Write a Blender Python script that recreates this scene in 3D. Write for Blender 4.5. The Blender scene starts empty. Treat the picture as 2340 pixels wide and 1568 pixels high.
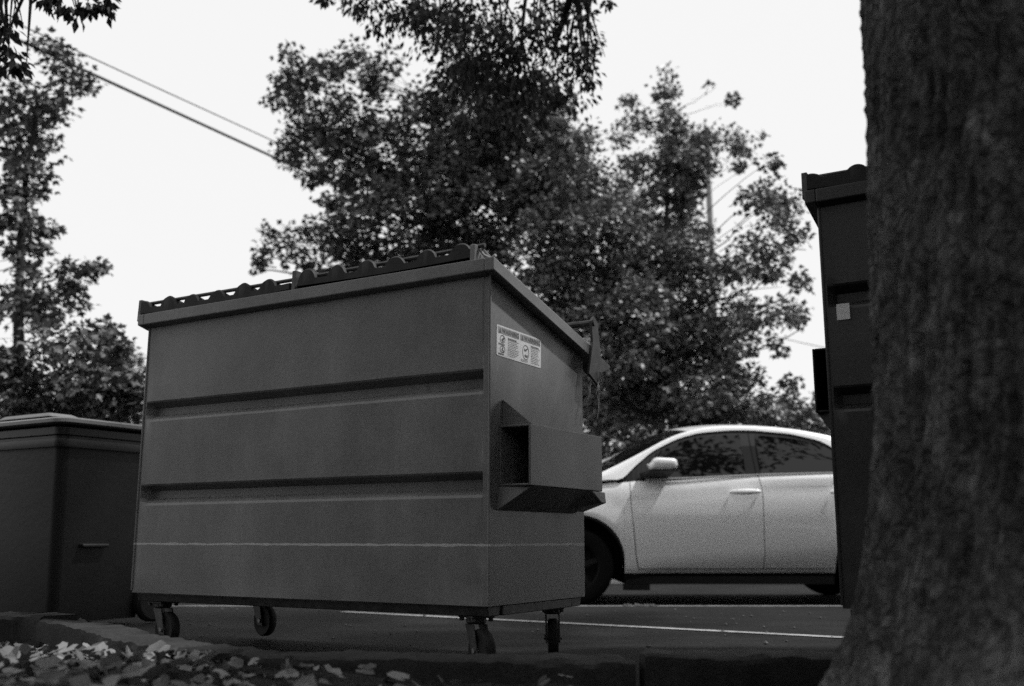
import bpy, bmesh, math, random
import numpy as np
from mathutils import Vector, Matrix
random.seed(7); RNG = np.random.default_rng(11)
R = math.radians
sc = bpy.context.scene
COL = sc.collection

# ------------------------------------------------------------------ camera
CAM_H = 0.40; PITCH = R(10.93); FPX = 2312.0           # focal length in px of a 2340 px wide picture
cd = bpy.data.cameras.new('camera'); cam = bpy.data.objects.new('camera', cd); COL.objects.link(cam)
cam.location = (0, 0, CAM_H); cam.rotation_euler = (R(90) + PITCH, 0, 0)
cd.sensor_width = 36; cd.lens = 36 * FPX / 2340; cd.clip_start = .05; cd.clip_end = 2000
cd.dof.use_dof = True; cd.dof.focus_distance = 4.0; cd.dof.aperture_fstop = 2.2
sc.camera = cam
# ------------------------------------------------------------------ overcast sky
SUN_EL, SUN_AZ = R(60), R(85)                            # azimuth from +Y towards +X
w = bpy.data.worlds.new('World'); sc.world = w; w.use_nodes = True
nt = w.node_tree; bg = nt.nodes['Background']
sky = nt.nodes.new('ShaderNodeTexSky'); sky.sky_type = 'NISHITA'; sky.sun_disc = False
sky.sun_elevation = SUN_EL; sky.sun_rotation = SUN_AZ
bw = nt.nodes.new('ShaderNodeRGBToBW'); nt.links.new(sky.outputs[0], bw.inputs[0])
mx = nt.nodes.new('ShaderNodeMix'); mx.data_type = 'FLOAT'; mx.inputs[0].default_value = .93   # even cloud layer
nt.links.new(bw.outputs[0], mx.inputs[2]); mx.inputs[3].default_value = 8.85
nt.links.new(mx.outputs[0], bg.inputs[0]); bg.inputs[1].default_value = .11
# soft sun behind the cloud
sd = bpy.data.lights.new('sun', 'SUN'); sd.energy = 4.2; sd.angle = R(2.5); sd.color = (1, 1, 1)
so = bpy.data.objects.new('sun', sd); COL.objects.link(so)
S = Vector((math.sin(SUN_AZ) * math.cos(SUN_EL), math.cos(SUN_AZ) * math.cos(SUN_EL), math.sin(SUN_EL)))
so.rotation_euler = (-S).to_track_quat('-Z', 'Y').to_euler(); so.location = (6, 2, 12)
vs = sc.view_settings; sc.display_settings.display_device = 'sRGB'
vs.view_transform = 'Standard'; vs.look = 'None'; vs.gamma = 1; vs.exposure = 0.0; vs.use_curve_mapping = False
sc.cycles.use_denoising = False
sc.cycles.max_bounces = 6; sc.cycles.transparent_max_bounces = 4
sc.cycles.caustics_reflective = False; sc.cycles.caustics_refractive = False

# ------------------------------------------------------------------ helpers
def ray(x, y):
    cx = (x - 1170) / FPX; cy = (784 - y) / FPX
    return Vector((cx, math.cos(PITCH) - cy * math.sin(PITCH), math.sin(PITCH) + cy * math.cos(PITCH)))
def at(x, y, Y):
    r = ray(x, y); return Vector((0, 0, CAM_H)) + r * (Y / r.y)
def atz(x, y, z):
    r = ray(x, y); return Vector((0, 0, CAM_H)) + r * ((z - CAM_H) / r.z)

class MB:
    def __init__(s): s.v = []; s.f = []; s.m = []
    def add(s, vs, fs, m=0):
        n = len(s.v); s.v += [tuple(v) for v in vs]; s.f += [tuple(i + n for i in f) for f in fs]; s.m += [m] * len(fs)
    def box(s, x0, x1, y0, y1, z0, z1, m=0):
        s.add([(x0,y0,z0),(x1,y0,z0),(x1,y1,z0),(x0,y1,z0),(x0,y0,z1),(x1,y0,z1),(x1,y1,z1),(x0,y1,z1)],
              [(0,3,2,1),(4,5,6,7),(0,1,5,4),(1,2,6,5),(2,3,7,6),(3,0,4,7)], m)
    def hexa(s, p, m=0):
        s.add(p, [(0,3,2,1),(4,5,6,7),(0,1,5,4),(1,2,6,5),(2,3,7,6),(3,0,4,7)], m)
    def prism(s, prof, a, b, axis='x', m=0):
        n = len(prof)
        mk = {'x': lambda t,p:(t,p[0],p[1]), 'y': lambda t,p:(p[0],t,p[1]), 'z': lambda t,p:(p[0],p[1],t)}[axis]
        vs = [mk(a,p) for p in prof] + [mk(b,p) for p in prof]
        fs = [(i,(i+1)%n,n+(i+1)%n,n+i) for i in range(n)] + [tuple(range(n-1,-1,-1)), tuple(range(n,2*n))]
        s.add(vs, fs, m)
    def tube(s, pts, rad, n=8, m=0, cap=True):
        pts = [Vector(p) for p in pts]
        if not isinstance(rad, (list, tuple)): rad = [rad] * len(pts)
        rings = []; prev = None
        for i, p in enumerate(pts):
            d = (pts[min(i+1,len(pts)-1)] - pts[max(i-1,0)]).normalized()
            if prev is None:
                a = d.cross(Vector((0,0,1)));
                if a.length < .05: a = d.cross(Vector((1,0,0)))
                a.normalize()
            else:
                a = (prev - d * prev.dot(d)).normalized()
            prev = a; b = d.cross(a)
            rings.append([p + (a*math.cos(2*math.pi*k/n) + b*math.sin(2*math.pi*k/n)) * rad[i] for k in range(n)])
        vs = [v for r in rings for v in r]; fs = []
        for i in range(len(pts)-1):
            for k in range(n):
                fs.append((i*n+k, i*n+(k+1)%n, (i+1)*n+(k+1)%n, (i+1)*n+k))
        if cap: fs.append(tuple(range(n-1,-1,-1))); fs.append(tuple((len(pts)-1)*n+k for k in range(n)))
        s.add(vs, fs, m)
    def lathe(s, prof, c, axis='x', n=24, m=0):
        vs = []; fs = []; k = len(prof)
        for j in range(n):
            t = 2*math.pi*j/n
            for (r, h) in prof:
                q = {'x':(h, r*math.cos(t), r*math.sin(t)), 'y':(r*math.cos(t), h, r*math.sin(t)), 'z':(r*math.cos(t), r*math.sin(t), h)}[axis]
                vs.append((c[0]+q[0], c[1]+q[1], c[2]+q[2]))
        for j in range(n):
            for i in range(k-1):
                fs.append((j*k+i, j*k+i+1, ((j+1)%n)*k+i+1, ((j+1)%n)*k+i))
        s.add(vs, fs, m)
    def grid(s, rows, m=0, close=False):
        n = len(rows[0]); vs = [v for r in rows for v in r]; fs = []
        for i in range(len(rows)-1):
            for k in range(n if close else n-1):
                fs.append((i*n+k, i*n+(k+1)%n, (i+1)*n+(k+1)%n, (i+1)*n+k))
        s.add(vs, fs, m)
    def build(s, name, mats, parent=None, smooth=False, bevel=0, seg=2, angle=35, merge=0):
        me = bpy.data.meshes.new(name); me.from_pydata(s.v, [], s.f)
        bm = bmesh.new(); bm.from_mesh(me)
        for f, i in zip(bm.faces, s.m): f.material_index = i
        if merge: bmesh.ops.remove_doubles(bm, verts=bm.verts, dist=merge)
        bmesh.ops.recalc_face_normals(bm, faces=bm.faces)
        bm.to_mesh(me); bm.free()
        for mt in (mats if isinstance(mats, (list, tuple)) else [mats]): me.materials.append(mt)
        o = bpy.data.objects.new(name, me); COL.objects.link(o)
        if parent: o.parent = parent
        if bevel:
            b = o.modifiers.new('bevel', 'BEVEL'); b.width = bevel; b.segments = seg; b.limit_method = 'ANGLE'; b.angle_limit = R(40)
        if smooth:
            me.polygons.foreach_set('use_smooth', [True]*len(me.polygons))
            try: me.set_sharp_from_angle(angle=R(angle))
            except Exception: pass
        return o
def empty(name, loc, rz=0):
    o = bpy.data.objects.new(name, None); COL.objects.link(o); o.location = loc; o.rotation_euler = (0, 0, rz)
    o.empty_display_size = .2; return o
def tag(o, label, cat, group=None):
    o['label'] = label; o['category'] = cat
    if group: o['group'] = group
    return o
def struct(o): o['kind'] = 'structure'; return o
def child(o, p): o.parent = p; return o
def interp(x, pts):
    return float(np.interp(x, [p[0] for p in pts], [p[1] for p in pts]))
def vnoise(x, y, seed=0):
    """smooth 2-D value noise, arrays in, -1..1 out"""
    x = np.asarray(x, float); y = np.asarray(y, float)
    xi = np.floor(x).astype(np.int64); yi = np.floor(y).astype(np.int64)
    fx = x - xi; fy = y - yi; fx = fx*fx*(3-2*fx); fy = fy*fy*(3-2*fy)
    def h(a, b):
        n = (a*374761393 + b*668265263 + seed*974634777) & 0xffffffff
        n = ((n ^ (n >> 13)) * 1274126177) & 0xffffffff
        return ((n ^ (n >> 16)) & 0xffff) / 32767.5 - 1
    return (h(xi,yi)*(1-fx)+h(xi+1,yi)*fx)*(1-fy) + (h(xi,yi+1)*(1-fx)+h(xi+1,yi+1)*fx)*fy

# ------------------------------------------------------------------ materials (black and white: all greys)
def g(v): return (v, v, v, 1)
class NT:
    def __init__(s, name):
        s.m = bpy.data.materials.new(name); s.m.use_nodes = True; s.t = s.m.node_tree; s.b = s.t.nodes['Principled BSDF']
    def n(s, typ, **kw):
        o = s.t.nodes.new(typ)
        for k, v in kw.items(): setattr(o, k, v)
        return o
    def l(s, a, b): s.t.links.new(a, b)
    def coord(s): return s.n('ShaderNodeTexCoord').outputs['Object']
    def noise(s, co, scale, detail=4, rough=.6, sx=None):
        t = s.n('ShaderNodeTexNoise'); t.inputs['Scale'].default_value = scale; t.inputs['Detail'].default_value = detail; t.inputs['Roughness'].default_value = rough
        if sx:
            mp = s.n('ShaderNodeMapping'); mp.inputs['Scale'].default_value = sx; s.l(co, mp.inputs[0]); co = mp.outputs[0]
        s.l(co, t.inputs['Vector']); return t.outputs['Fac']
    def ramp(s, fac, a, b, va, vb):
        r = s.n('ShaderNodeMapRange'); r.inputs[1].default_value = a; r.inputs[2].default_value = b; r.inputs[3].default_value = va; r.inputs[4].default_value = vb
        s.l(fac, r.inputs[0]); return r.outputs[0]
    def math(s, op, a, b=None):
        o = s.n('ShaderNodeMath', operation=op)
        for i, v in enumerate((a, b)):
            if v is None: continue
            if isinstance(v, (int, float)): o.inputs[i].default_value = v
            else: s.l(v, o.inputs[i])
        return o.outputs[0]
    def mix(s, f, a, b):
        o = s.n('ShaderNodeMix', data_type='FLOAT')
        for i, v in ((0, f), (2, a), (3, b)):
            if isinstance(v, (int, float)): o.inputs[i].default_value = v
            else: s.l(v, o.inputs[i])
        return o.outputs[0]
    def col(s, v): s.l(v, s.b.inputs['Base Color'])
    def bump(s, h, strength=.3, dist=.01):
        b = s.n('ShaderNodeBump'); b.inputs['Strength'].default_value = strength; b.inputs['Distance'].default_value = dist
        s.l(h, b.inputs['Height']); s.l(b.outputs[0], s.b.inputs['Normal'])
    def set(s, rough=.5, metal=0, spec=.5, coat=0):
        s.b.inputs['Roughness'].default_value = rough; s.b.inputs['Metallic'].default_value = metal
        s.b.inputs['Specular IOR Level'].default_value = spec; s.b.inputs['Coat Weight'].default_value = coat
        return s
def plain(name, v, rough=.5, metal=0, spec=.5, var=.15, scale=8, bump=0, coat=0):
    k = NT(name).set(rough, metal, spec, coat); co = k.coord(); f = k.noise(co, scale)
    k.col(k.ramp(f, .3, .7, v*(1-var), v*(1+var)))
    if bump: k.bump(k.noise(co, scale*6, 5), bump, .004)
    return k.m

def dumpster_paint(name, v, scratch_z):
    k = NT(name).set(.36, 0, .34); co = k.coord()
    f = k.noise(co, 2.2, 6, .65); st = k.noise(co, 3, 5, .7, (2.5, 2.5, .35)); fine = k.noise(co, 60, 3)
    base = k.math('MULTIPLY', k.ramp(f, .3, .7, v*.72, v*1.22), k.ramp(st, .3, .75, .88, 1.1))
    base = k.math('MULTIPLY', base, k.ramp(fine, .3, .7, .93, 1.07))
    # rubs, chalky scuffs
    sc_ = k.noise(co, 5, 6, .75, (1, 1, 2.5)); base = k.math('MULTIPLY', base, k.ramp(sc_, .62, .78, 1.0, 1.5))
    spots = k.noise(co, 38, 2, .5); base = k.mix(k.ramp(spots, .76, .80, 0, 1), base, v*2.0)
    dk = k.noise(co, 9, 4, .6); base = k.mix(k.ramp(dk, .70, .80, 0, .6), base, v*.35)
    # the long chalky scrape all round the bin
    sx = k.n('ShaderNodeSeparateXYZ'); k.l(co, sx.inputs[0])
    wob = k.ramp(k.noise(co, 9, 5, .7), 0, 1, -.006, .006)
    dz = k.math('ABSOLUTE', k.math('ADD', k.math('SUBTRACT', sx.outputs[2], scratch_z), wob))
    wid = k.ramp(k.noise(co, 14, 3, .6, (1, 1, .1)), .3, .7, .002, .0058)
    on = k.math('LESS_THAN', dz, wid)
    base = k.mix(k.math('MULTIPLY', on, .8), base, .5)
    k.col(base); k.l(k.ramp(f, .3, .7, .28, .48), k.b.inputs['Roughness'])
    k.bump(k.math('ADD', k.math('MULTIPLY', k.noise(co, 3.2, 3, .5), 6.0), k.noise(co, 90, 3)), .10, .0022)
    return k.m
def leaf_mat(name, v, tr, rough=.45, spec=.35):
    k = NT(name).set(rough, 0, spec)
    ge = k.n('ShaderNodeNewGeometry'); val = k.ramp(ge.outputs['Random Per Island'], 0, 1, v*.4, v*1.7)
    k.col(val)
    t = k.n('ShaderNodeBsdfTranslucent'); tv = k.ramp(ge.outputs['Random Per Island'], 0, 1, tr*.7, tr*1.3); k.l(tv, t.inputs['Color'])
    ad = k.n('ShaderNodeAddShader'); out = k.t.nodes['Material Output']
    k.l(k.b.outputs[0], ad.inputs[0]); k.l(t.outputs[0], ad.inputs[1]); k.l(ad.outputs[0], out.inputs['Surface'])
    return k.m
M = {}
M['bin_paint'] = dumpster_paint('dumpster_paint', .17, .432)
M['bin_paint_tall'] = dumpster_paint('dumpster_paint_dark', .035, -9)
M['lid'] = plain('black_lid_plastic', .013, .62, 0, .25, bump=.15)
M['steel'] = plain('worn_steel', .25, .45, .6, var=.4, scale=30)
M['darksteel'] = plain('dark_steel', .06, .5, .4, var=.4, scale=25)
M['rubber'] = plain('rubber', .02, .75, spec=.3)
M['black'] = plain('black_trim', .012, .55, spec=.3)
M['decal'] = plain('decal_paper', .62, .55, var=.08, scale=40)
M['decal_ink'] = plain('decal_ink', .10, .6, var=.3, scale=60)
M['decal_grey'] = plain('decal_grey', .30, .6, var=.15, scale=60)
M['cart'] = plain('cart_plastic', .009, .42, var=.2, scale=4, bump=.25)
M['cart_lid'] = plain('cart_lid_plastic', .11, .45, var=.15, scale=6, bump=.2)
k = NT('car_paint').set(.34, .10, .5, .7); k.b.inputs['Coat Roughness'].default_value = .06; k.col(k.ramp(k.noise(k.coord(), 400, 2), .3, .7, .80, .86)); M['car'] = k.m
M['glass'] = plain('tinted_glass', .004, .02, spec=.5, var=.05)
M['seam'] = plain('panel_gap', .01, .8, spec=.1)
M['tyre'] = plain('tyre_rubber', .008, .9, spec=.08, bump=.2)
M['alloy'] = plain('dark_wheel', .012, .6, 0, .2)
M['chrome'] = plain('bright_trim', .6, .2, .8)
M['dirt_plastic'] = plain('underbody', .012, .8, spec=.2)
M['cable'] = plain('cable_black', .03, .6)
M['pole'] = plain('weathered_pole_wood', .22, .8, var=.25, scale=3)
M['litter'] = leaf_mat('dry_leaf', .135, .008, .65, .2)
M['leaf_a'] = leaf_mat('maple_leaf', .10, .008, .45, .3)
M['leaf_c'] = leaf_mat('maple_leaf_pale', .145, .008)
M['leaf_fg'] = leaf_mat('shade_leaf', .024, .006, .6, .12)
M['leaf_con'] = leaf_mat('conifer_needles', .04, .01)
M['twig'] = plain('twig_bark', .02, .9, spec=.1)
M['bark'] = plain('limb_bark', .022, .85, spec=.2, var=.35, scale=12, bump=.5)

k = NT('big_bark').set(.85, 0, .2); co = k.coord()
f1 = k.noise(co, 12, 8, .78, (1, 1, .85)); f2 = k.noise(co, 46, 6, .75); f3 = k.noise(co, 4, 4, .6)
mp = k.n('ShaderNodeMapping'); mp.inputs['Scale'].default_value = (1, 1, .6)
dn = k.n('ShaderNodeTexNoise'); dn.inputs['Scale'].default_value = 9; k.l(co, dn.inputs['Vector'])
mxv = k.n('ShaderNodeVectorMath', operation='MULTIPLY_ADD'); mxv.inputs[1].default_value = (.12,.12,.12); k.l(dn.outputs['Color'], mxv.inputs[0]); k.l(co, mxv.inputs[2]); k.l(mxv.outputs[0], mp.inputs[0])
vo = k.n('ShaderNodeTexVoronoi', feature='DISTANCE_TO_EDGE'); vo.inputs['Scale'].default_value = 34; k.l(mp.outputs[0], vo.inputs['Vector'])
crk = k.ramp(vo.outputs['Distance'], 0, .22, 0, 1)
v = k.math('MULTIPLY', k.ramp(f1, .3, .7, .055, .15), k.ramp(f2, .3, .7, .5, 1.5)); v = k.math('MULTIPLY', v, k.ramp(f3, .35, .65, .6, 1.4)); v = k.math('MULTIPLY', v, k.ramp(crk, 0, 1, .6, 1.1))
li = k.noise(co, 13, 4, .6, (1, 1, .8)); v = k.mix(k.ramp(li, .59, .70, 0, .7), v, .30)      # lichen flecks
k.col(v); k.bump(k.math('ADD', k.math('ADD', f1, k.math('MULTIPLY', f2, .6)), k.math('MULTIPLY', crk, .35)), 1.0, .022); M['trunk'] = k.m

k = NT('asphalt').set(.9, 0, .08); co = k.coord()
f = k.noise(co, 1.1, 6, .65); fi = k.noise(co, 75, 4, .75); st = k.noise(co, .7, 3, .5, (1, 4, 1))
v = k.math('MULTIPLY', k.ramp(f, .3, .7, .010, .021), k.ramp(fi, .3, .7, .4, 1.7)); v = k.math('MULTIPLY', v, k.ramp(st, .3, .7, .85, 1.15))
k.col(v); k.bump(fi, .5, .006); M['asphalt'] = k.m
k = NT('worn_line_paint').set(.7, 0, .3); co = k.coord(); f = k.noise(co, 25, 5, .7)
k.col(k.ramp(f, .32, .55, .11, .34)); M['paint'] = k.m
k = NT('old_concrete').set(.85, 0, .3); co = k.coord(); f = k.noise(co, 5, 6, .7); fi = k.noise(co, 90, 4)
k.col(k.math('MULTIPLY', k.ramp(f, .3, .7, .010, .030), k.ramp(fi, .3, .7, .7, 1.3))); k.bump(fi, .4, .006); M['kerb'] = k.m
M['pale_kerb'] = plain('pale_concrete', .5, .85, var=.15, scale=3)
k = NT('bed_soil').set(.95, 0, .15); co = k.coord(); f = k.noise(co, 14, 7, .75); fi = k.noise(co, 60, 5, .7)
k.col(k.math('MULTIPLY', k.ramp(f, .3, .75, .012, .055), k.ramp(fi, .3, .7, .5, 1.6))); k.bump(k.math('ADD', f, fi), .9, .03); M['soil'] = k.m
M['earth'] = plain('earth', .05, .95, spec=.1, var=.3, scale=.5)

# ------------------------------------------------------------------ ground, lot, street
Z_LOT = -.055
def zlot(Y): return Z_LOT - .0102 * (Y - 3.6)
b = MB(); b.add([(-400,-400,-.3),(400,-400,-.3),(400,600,-.3),(-400,600,-.3)], [(0,1,2,3)]); struct(b.build('ground', M['earth']))
b = MB(); YE = 7.83
b.prism([(-30, zlot(-30)), (YE, zlot(YE)), (YE, -.29), (-30, -.29)], -40, 40, 'x'); struct(b.build('parking_lot', M['asphalt']))
b = MB(); b.prism([(YE+.003, -.15), (12.9, -.15), (12.9, -.28), (YE+.003, -.28)], -90, 90, 'x'); struct(b.build('street', M['asphalt']))
b = MB(); b.prism([(YE-.09, zlot(YE-.09)+.004), (YE+.002, zlot(YE)+.004), (YE+.002, -.145), (YE-.002, -.145), (YE-.002, zlot(YE)-.01), (YE-.09, zlot(YE)-.01)], -40, 40, 'x')
struct(b.build('lot_edge', plain('edge_concrete', .17, .85, var=.5, scale=12)))
b = MB(); b.prism([(12.905, -.28), (12.905, -.04), (12.93, -.02), (13.1, -.02), (13.1, -.28)], -90, 90, 'x'); struct(b.build('far_kerb', M['pale_kerb']))
b = MB(); b.prism([(13.103, -.29), (13.103, -.03), (90, .1), (90, -.29)], -90, 90, 'x'); struct(b.build('verge', M['earth']))
# painted bay line, old white paint
P0 = Vector((-3.6, 8.9, 0)); q1 = Vector((-1.159, 7.09, 0)); q2 = Vector((1.587, 5.043, 0))
b = MB(); d = (q2 - q1).normalized(); n_ = Vector((-d.y, d.x, 0)) * .045
pa = q1 + d * .02; pb = q2 + d * 3.2; rows = []
for i in range(60):
    p = pa.lerp(pb, i / 59); rows.append([(p + n_).x, (p + n_).y, zlot((p + n_).y) + .004, (p - n_).x, (p - n_).y, zlot((p - n_).y) + .004])
b.grid([[r[:3], r[3:]] for r in rows]); struct(b.build('bay_line', M['paint']))

# kerb round the planting bed
ZK = .09
KP = [(-2.95,4.42),(-2.5,4.40),(-2.141,4.369),(-1.9,4.31),(-1.743,4.20),(-1.50,3.93),(-1.284,3.64),(-1.13,3.42),(-.978,3.25),(-.85,3.12),(-.718,3.03),(-.5,2.965),(-.207,2.925),(.08,2.89),(.333,2.865),(.345,2.862),(.6,2.855),(.894,2.849),(1.371,2.818),(2.2,2.80),(4,2.78),(7,2.8)]
b = MB()
def kerb_run(pts, zt):
    rows = []
    for i, p in enumerate(pts):
        p = Vector((p[0], p[1], 0)); a = Vector((*pts[max(i-1,0)],0)); c = Vector((*pts[min(i+1,len(pts)-1)],0))
        d = (c - a).normalized(); n = Vector((-d.y, d.x, 0))
        jit = random.uniform(-.003, .003)
        ch = lambda q: .0035*float(vnoise(p.x*22+q*7.3, p.y*22+q*3.1, 31)) + (-.012 if vnoise(p.x*9+q, p.y*9, 37) > .55 else 0)
        rows.append([p + n*(u+(ch(iq)*.5 if 0<iq<7 else 0)) + Vector((0,0,z + jit + (ch(iq+9) if 0<iq<7 else 0))) for iq, (u, z) in enumerate( ((.012,-.2),(.004,zt-.02),(-.004,zt-.004),(-.014,zt),(-.145,zt),(-.160,zt-.006),(-.165,zt-.02),(-.165,-.2)))])
    b.grid(rows); 
    for r in (rows[0], rows[-1]): b.add(r, [tuple(range(8))])
def dens(pts, n=12):
    o = []
    for i in range(len(pts)-1):
        for j in range(n): t = j/n; o.append((pts[i][0]*(1-t)+pts[i+1][0]*t, pts[i][1]*(1-t)+pts[i+1][1]*t))
    return o + [pts[-1]]
kerb_run(dens(KP[:5]), ZK + .012); kerb_run([(x+.012,y-.012) if i==0 else (x,y) for i,(x,y) in enumerate(dens(KP[4:15]))], ZK); kerb_run(dens(KP[15:]), ZK + .014)
struct(b.build('kerb', M['kerb'], smooth=True, angle=24))

# soil of the bed
nx, ny = 150, 120
def bed_z(X, Y):
    z = .035 + .03*vnoise(X*2.1, Y*2.1, 3) + .012*vnoise(X*9, Y*9, 4) + .005*vnoise(X*25, Y*25, 5)
    z = z + .065*np.clip((-.30 - X)/.9, 0, 1) * np.clip((3.2-Y)/.8,0,1) - .04*np.clip((Y-3.0)/.5,0,1) - .02*np.clip(X,0,1)
    return z
def kerb_y(X): return np.interp(X, [p[0] for p in KP], [p[1] for p in KP])
rows = []
for i in range(nx):
    X = -2.9 + 9.6 * i / (nx-1); yk = float(kerb_y(X)) - .155
    if X < -1.0: yk -= .05
    ys = [-4 + (yk + 4) * (1-(1-j/(ny-1))**1.6) for j in range(ny)]
    rows.append([(X, Y, min(float(bed_z(X, Y)), ZK+.03 if Y < yk-.2 else ZK-.02)) for Y in ys])
b = MB(); b.grid(rows); struct(b.build('planting_bed', M['soil'], smooth=True, angle=180))

# ------------------------------------------------------------------ dumpsters
YAW = R(-30.89); LEN = 1.83; DEP = .731
def make_dumpster(name, loc, dz, paint, label, with_decal):
    t = empty(name, loc, YAW); tag(t, label, 'dumpster', 'steel dumpsters')
    zb = .225; zr = 1.406 + dz; rt = 1.456 + dz; drop = .21; ro = .04
    ztop = lambda y: zr + .03 - drop * (y + ro) / (DEP + 2*ro)
    # body shell: back wall with pressed channels
    gz = [1.047 + dz*1.23, .679 + dz*1.25]
    b = MB(); x0, x1 = -LEN, 0
    prof = [(0, zr + .03)]
    gd = .052
    def groove(z): return [(0, z+.010), (.005, z+.003), (gd, z-.018), (gd, z-.050), (.016, z-.066), (.005, z-.073), (0, z-.083)]
    for z in gz: prof += groove(z)
    prof += [(0, zb)]
    pf = []
    for p_, q_ in zip(prof[:-1], prof[1:]):                # extra rows on the flat panels so that dents can show
        pf.append(p_); m_ = int((p_[1] - q_[1]) / .05)
        pf += [(0, p_[1] + (q_[1] - p_[1]) * i_ / (m_ + 1)) for i_ in range(1, m_ + 1)] if p_[0] == 0 and q_[0] == 0 else []
    prof = pf + [prof[-1]]
    wav = lambda x, z: .0022*math.sin(x*5.3+1.1+1.7*math.sin(z*3.1)) + .0018*math.sin(z*8.7+2.1*math.sin(x*2.9)) + .0012*math.sin(x*13+z*9) + .0030*math.exp(-((x+.55)**2+(z-.84)**2)/.012) + .0045*math.exp(-((x+1.2)**2+(z-.52)**2)/.02) - .004*math.exp(-((x+.4)**2+(z-.36)**2)/.01) + .006*math.exp(-((x+1.72)**2+(z-1.22)**2)/.0012)
    xi0, xi1 = x0 + .012, x1 - .026
    cols = [x0, xi0, xi0 + .02, xi1 - .004, xi1, x1]
    flat = lambda p: (0, p[1])
    NX = 60
    xs = [xi0+.02 + (xi1-.004-xi0-.02)*i/NX for i in range(NX+1)]
    rows = [[(x0, 0, p[1]) for p in prof], [(xi0, 0, p[1]) for p in prof]]
    for x in xs:
        dent = [wav(x, p[1]) for p in prof]
        rows.append([(x, p[0] + (dn if 0 < i < len(prof)-1 else 0), p[1]) for i, (p, dn) in enumerate(zip(prof, dent))])
    rows += [[(xi1, 0, p[1]) for p in prof], [(x1, 0, p[1]) for p in prof]]
    b.grid(rows)
    # ends, front, floor
    for x in (x0, x1):
        b.add([(x,0,zb),(x,DEP,zb),(x,DEP,ztop(DEP)),(x,0,zr+.03)], [(0,1,2,3)])
    b.add([(x0,DEP,zb),(x1,DEP,zb),(x1,DEP,ztop(DEP)),(x0,DEP,ztop(DEP))], [(0,1,2,3)])
    b.add([(x0,0,zb),(x1,0,zb),(x1,DEP,zb),(x0,DEP,zb)], [(0,1,2,3)])
    b.build('body', [paint], t, smooth=True, angle=20, merge=.0005)
    # corner weld seams
    for xx_ in (x1+.001, x0-.001):
        b = MB(); b.tube([(xx_,-.001,zb+.01),(xx_,-.001,zr)], .0055, 6); b.build('weld_seam', paint, t, smooth=True)
    # rim: hollow steel section all round, sloped along the ends
    b = MB(); H = rt - zr
    def zz(y): return zr - drop*(y+ro)/(DEP+2*ro)
    o = ro
    for (xa, xb) in ((x0-o, x0), (x1, x1+o)):
        b.hexa([(xa,-o,zz(-o)),(xb,-o,zz(-o)),(xb,DEP+o,zz(DEP+o)),(xa,DEP+o,zz(DEP+o)),(xa,-o,zz(-o)+H),(xb,-o,zz(-o)+H),(xb,DEP+o,zz(DEP+o)+H),(xa,DEP+o,zz(DEP+o)+H)])
    b.hexa([(x0,-o,zz(-o)),(x1,-o,zz(-o)),(x1,-.001,zz(-.001)),(x0,-.001,zz(-.001)),(x0,-o,zz(-o)+H),(x1,-o,zz(-o)+H),(x1,-.001,zz(-.001)+H),(x0,-.001,zz(-.001)+H)])
    b.hexa([(x0,DEP+.001,zz(DEP)),(x1,DEP+.001,zz(DEP)),(x1,DEP+o,zz(DEP+o)),(x0,DEP+o,zz(DEP+o)),(x0,DEP+.001,zz(DEP)+H),(x1,DEP+.001,zz(DEP)+H),(x1,DEP+o,zz(DEP+o)+H),(x0,DEP+o,zz(DEP+o)+H)])
    b.build('rim', paint, t, bevel=.004)
    # lids: ribbed black plastic, hinged on a rod along the back
    def zl(y): return rt - drop*(y+ro)/(DEP+2*ro)
    for side, (xa, xb, ribs) in enumerate(((-1.868, -.955, [-1.84,-1.686,-1.533,-1.381,-1.228,-1.070]), (-.905, -.062, [-.855,-.697,-.552,-.407,-.256,-.110]))):
        b = MB(); n = int((xb-xa)/.008); rows_t = []; 
        def ribh(x, y):
            h = .040 if not dz else .055
            for q, hq in zip(ribs, rh_):
                dd = abs(x - q)
                h = max(h, .036 + .046*hq*math.sqrt(max(0, 1-(dd/.044)**2)))
            return h * (1 - .15*abs(y-.3))
        lift = .012 if side else 0.; rj = random.Random(side+3); ribs = [q + rj.uniform(-.012,.012) for q in ribs]; rh_ = [rj.uniform(.82,1.1) for q in ribs]
        sag = lambda x: (.022 if side == 0 else .012)*math.sin((x-xa)/(xb-xa)*math.pi) - lift
        ys = [-.036, -.033, -.024, .012, .05, .2, .4, .6, DEP+.03, DEP+.06]
        for i in range(n+1):
            x = xa + (xb-xa)*i/n
            r = []
            for j, y in enumerate(ys):
                hh = ribh(x, y)
                if j == 0: hh = .004
                elif j == 1: hh = hh*.88
                elif j == 2: hh = hh*1.0
                if j >= 8: hh = hh*.6 - (.05 if j == 9 else 0)
                r.append((x, y, zl(y) + hh - sag(x)*.5 + (.002 if j == 0 else 0)))
            rows_t.append(r)
        b.grid(rows_t)
        lo = [[(v[0], v[1], zl(v[1]) + .001) for v in (r[0], r[8])] for r in rows_t]
        b.grid(lo)
        for r, l in ((rows_t[0], lo[0]), (rows_t[-1], lo[-1])):
            b.add(list(r[:9]) + [l[1], l[0]], [tuple(range(11))])
        b.build('lid', M['lid'], t, smooth=True, angle=50)
    # hinge rod and hinge plates
    b = MB(); zrod = rt + .055
    b.tube([(-1.862,-.004,zrod),(-.93,-.006,zrod-.004),(-.02,-.004,zrod+.004)], .0085, 8); b.build('hinge_rod', M['darksteel'], t, smooth=True)
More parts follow.
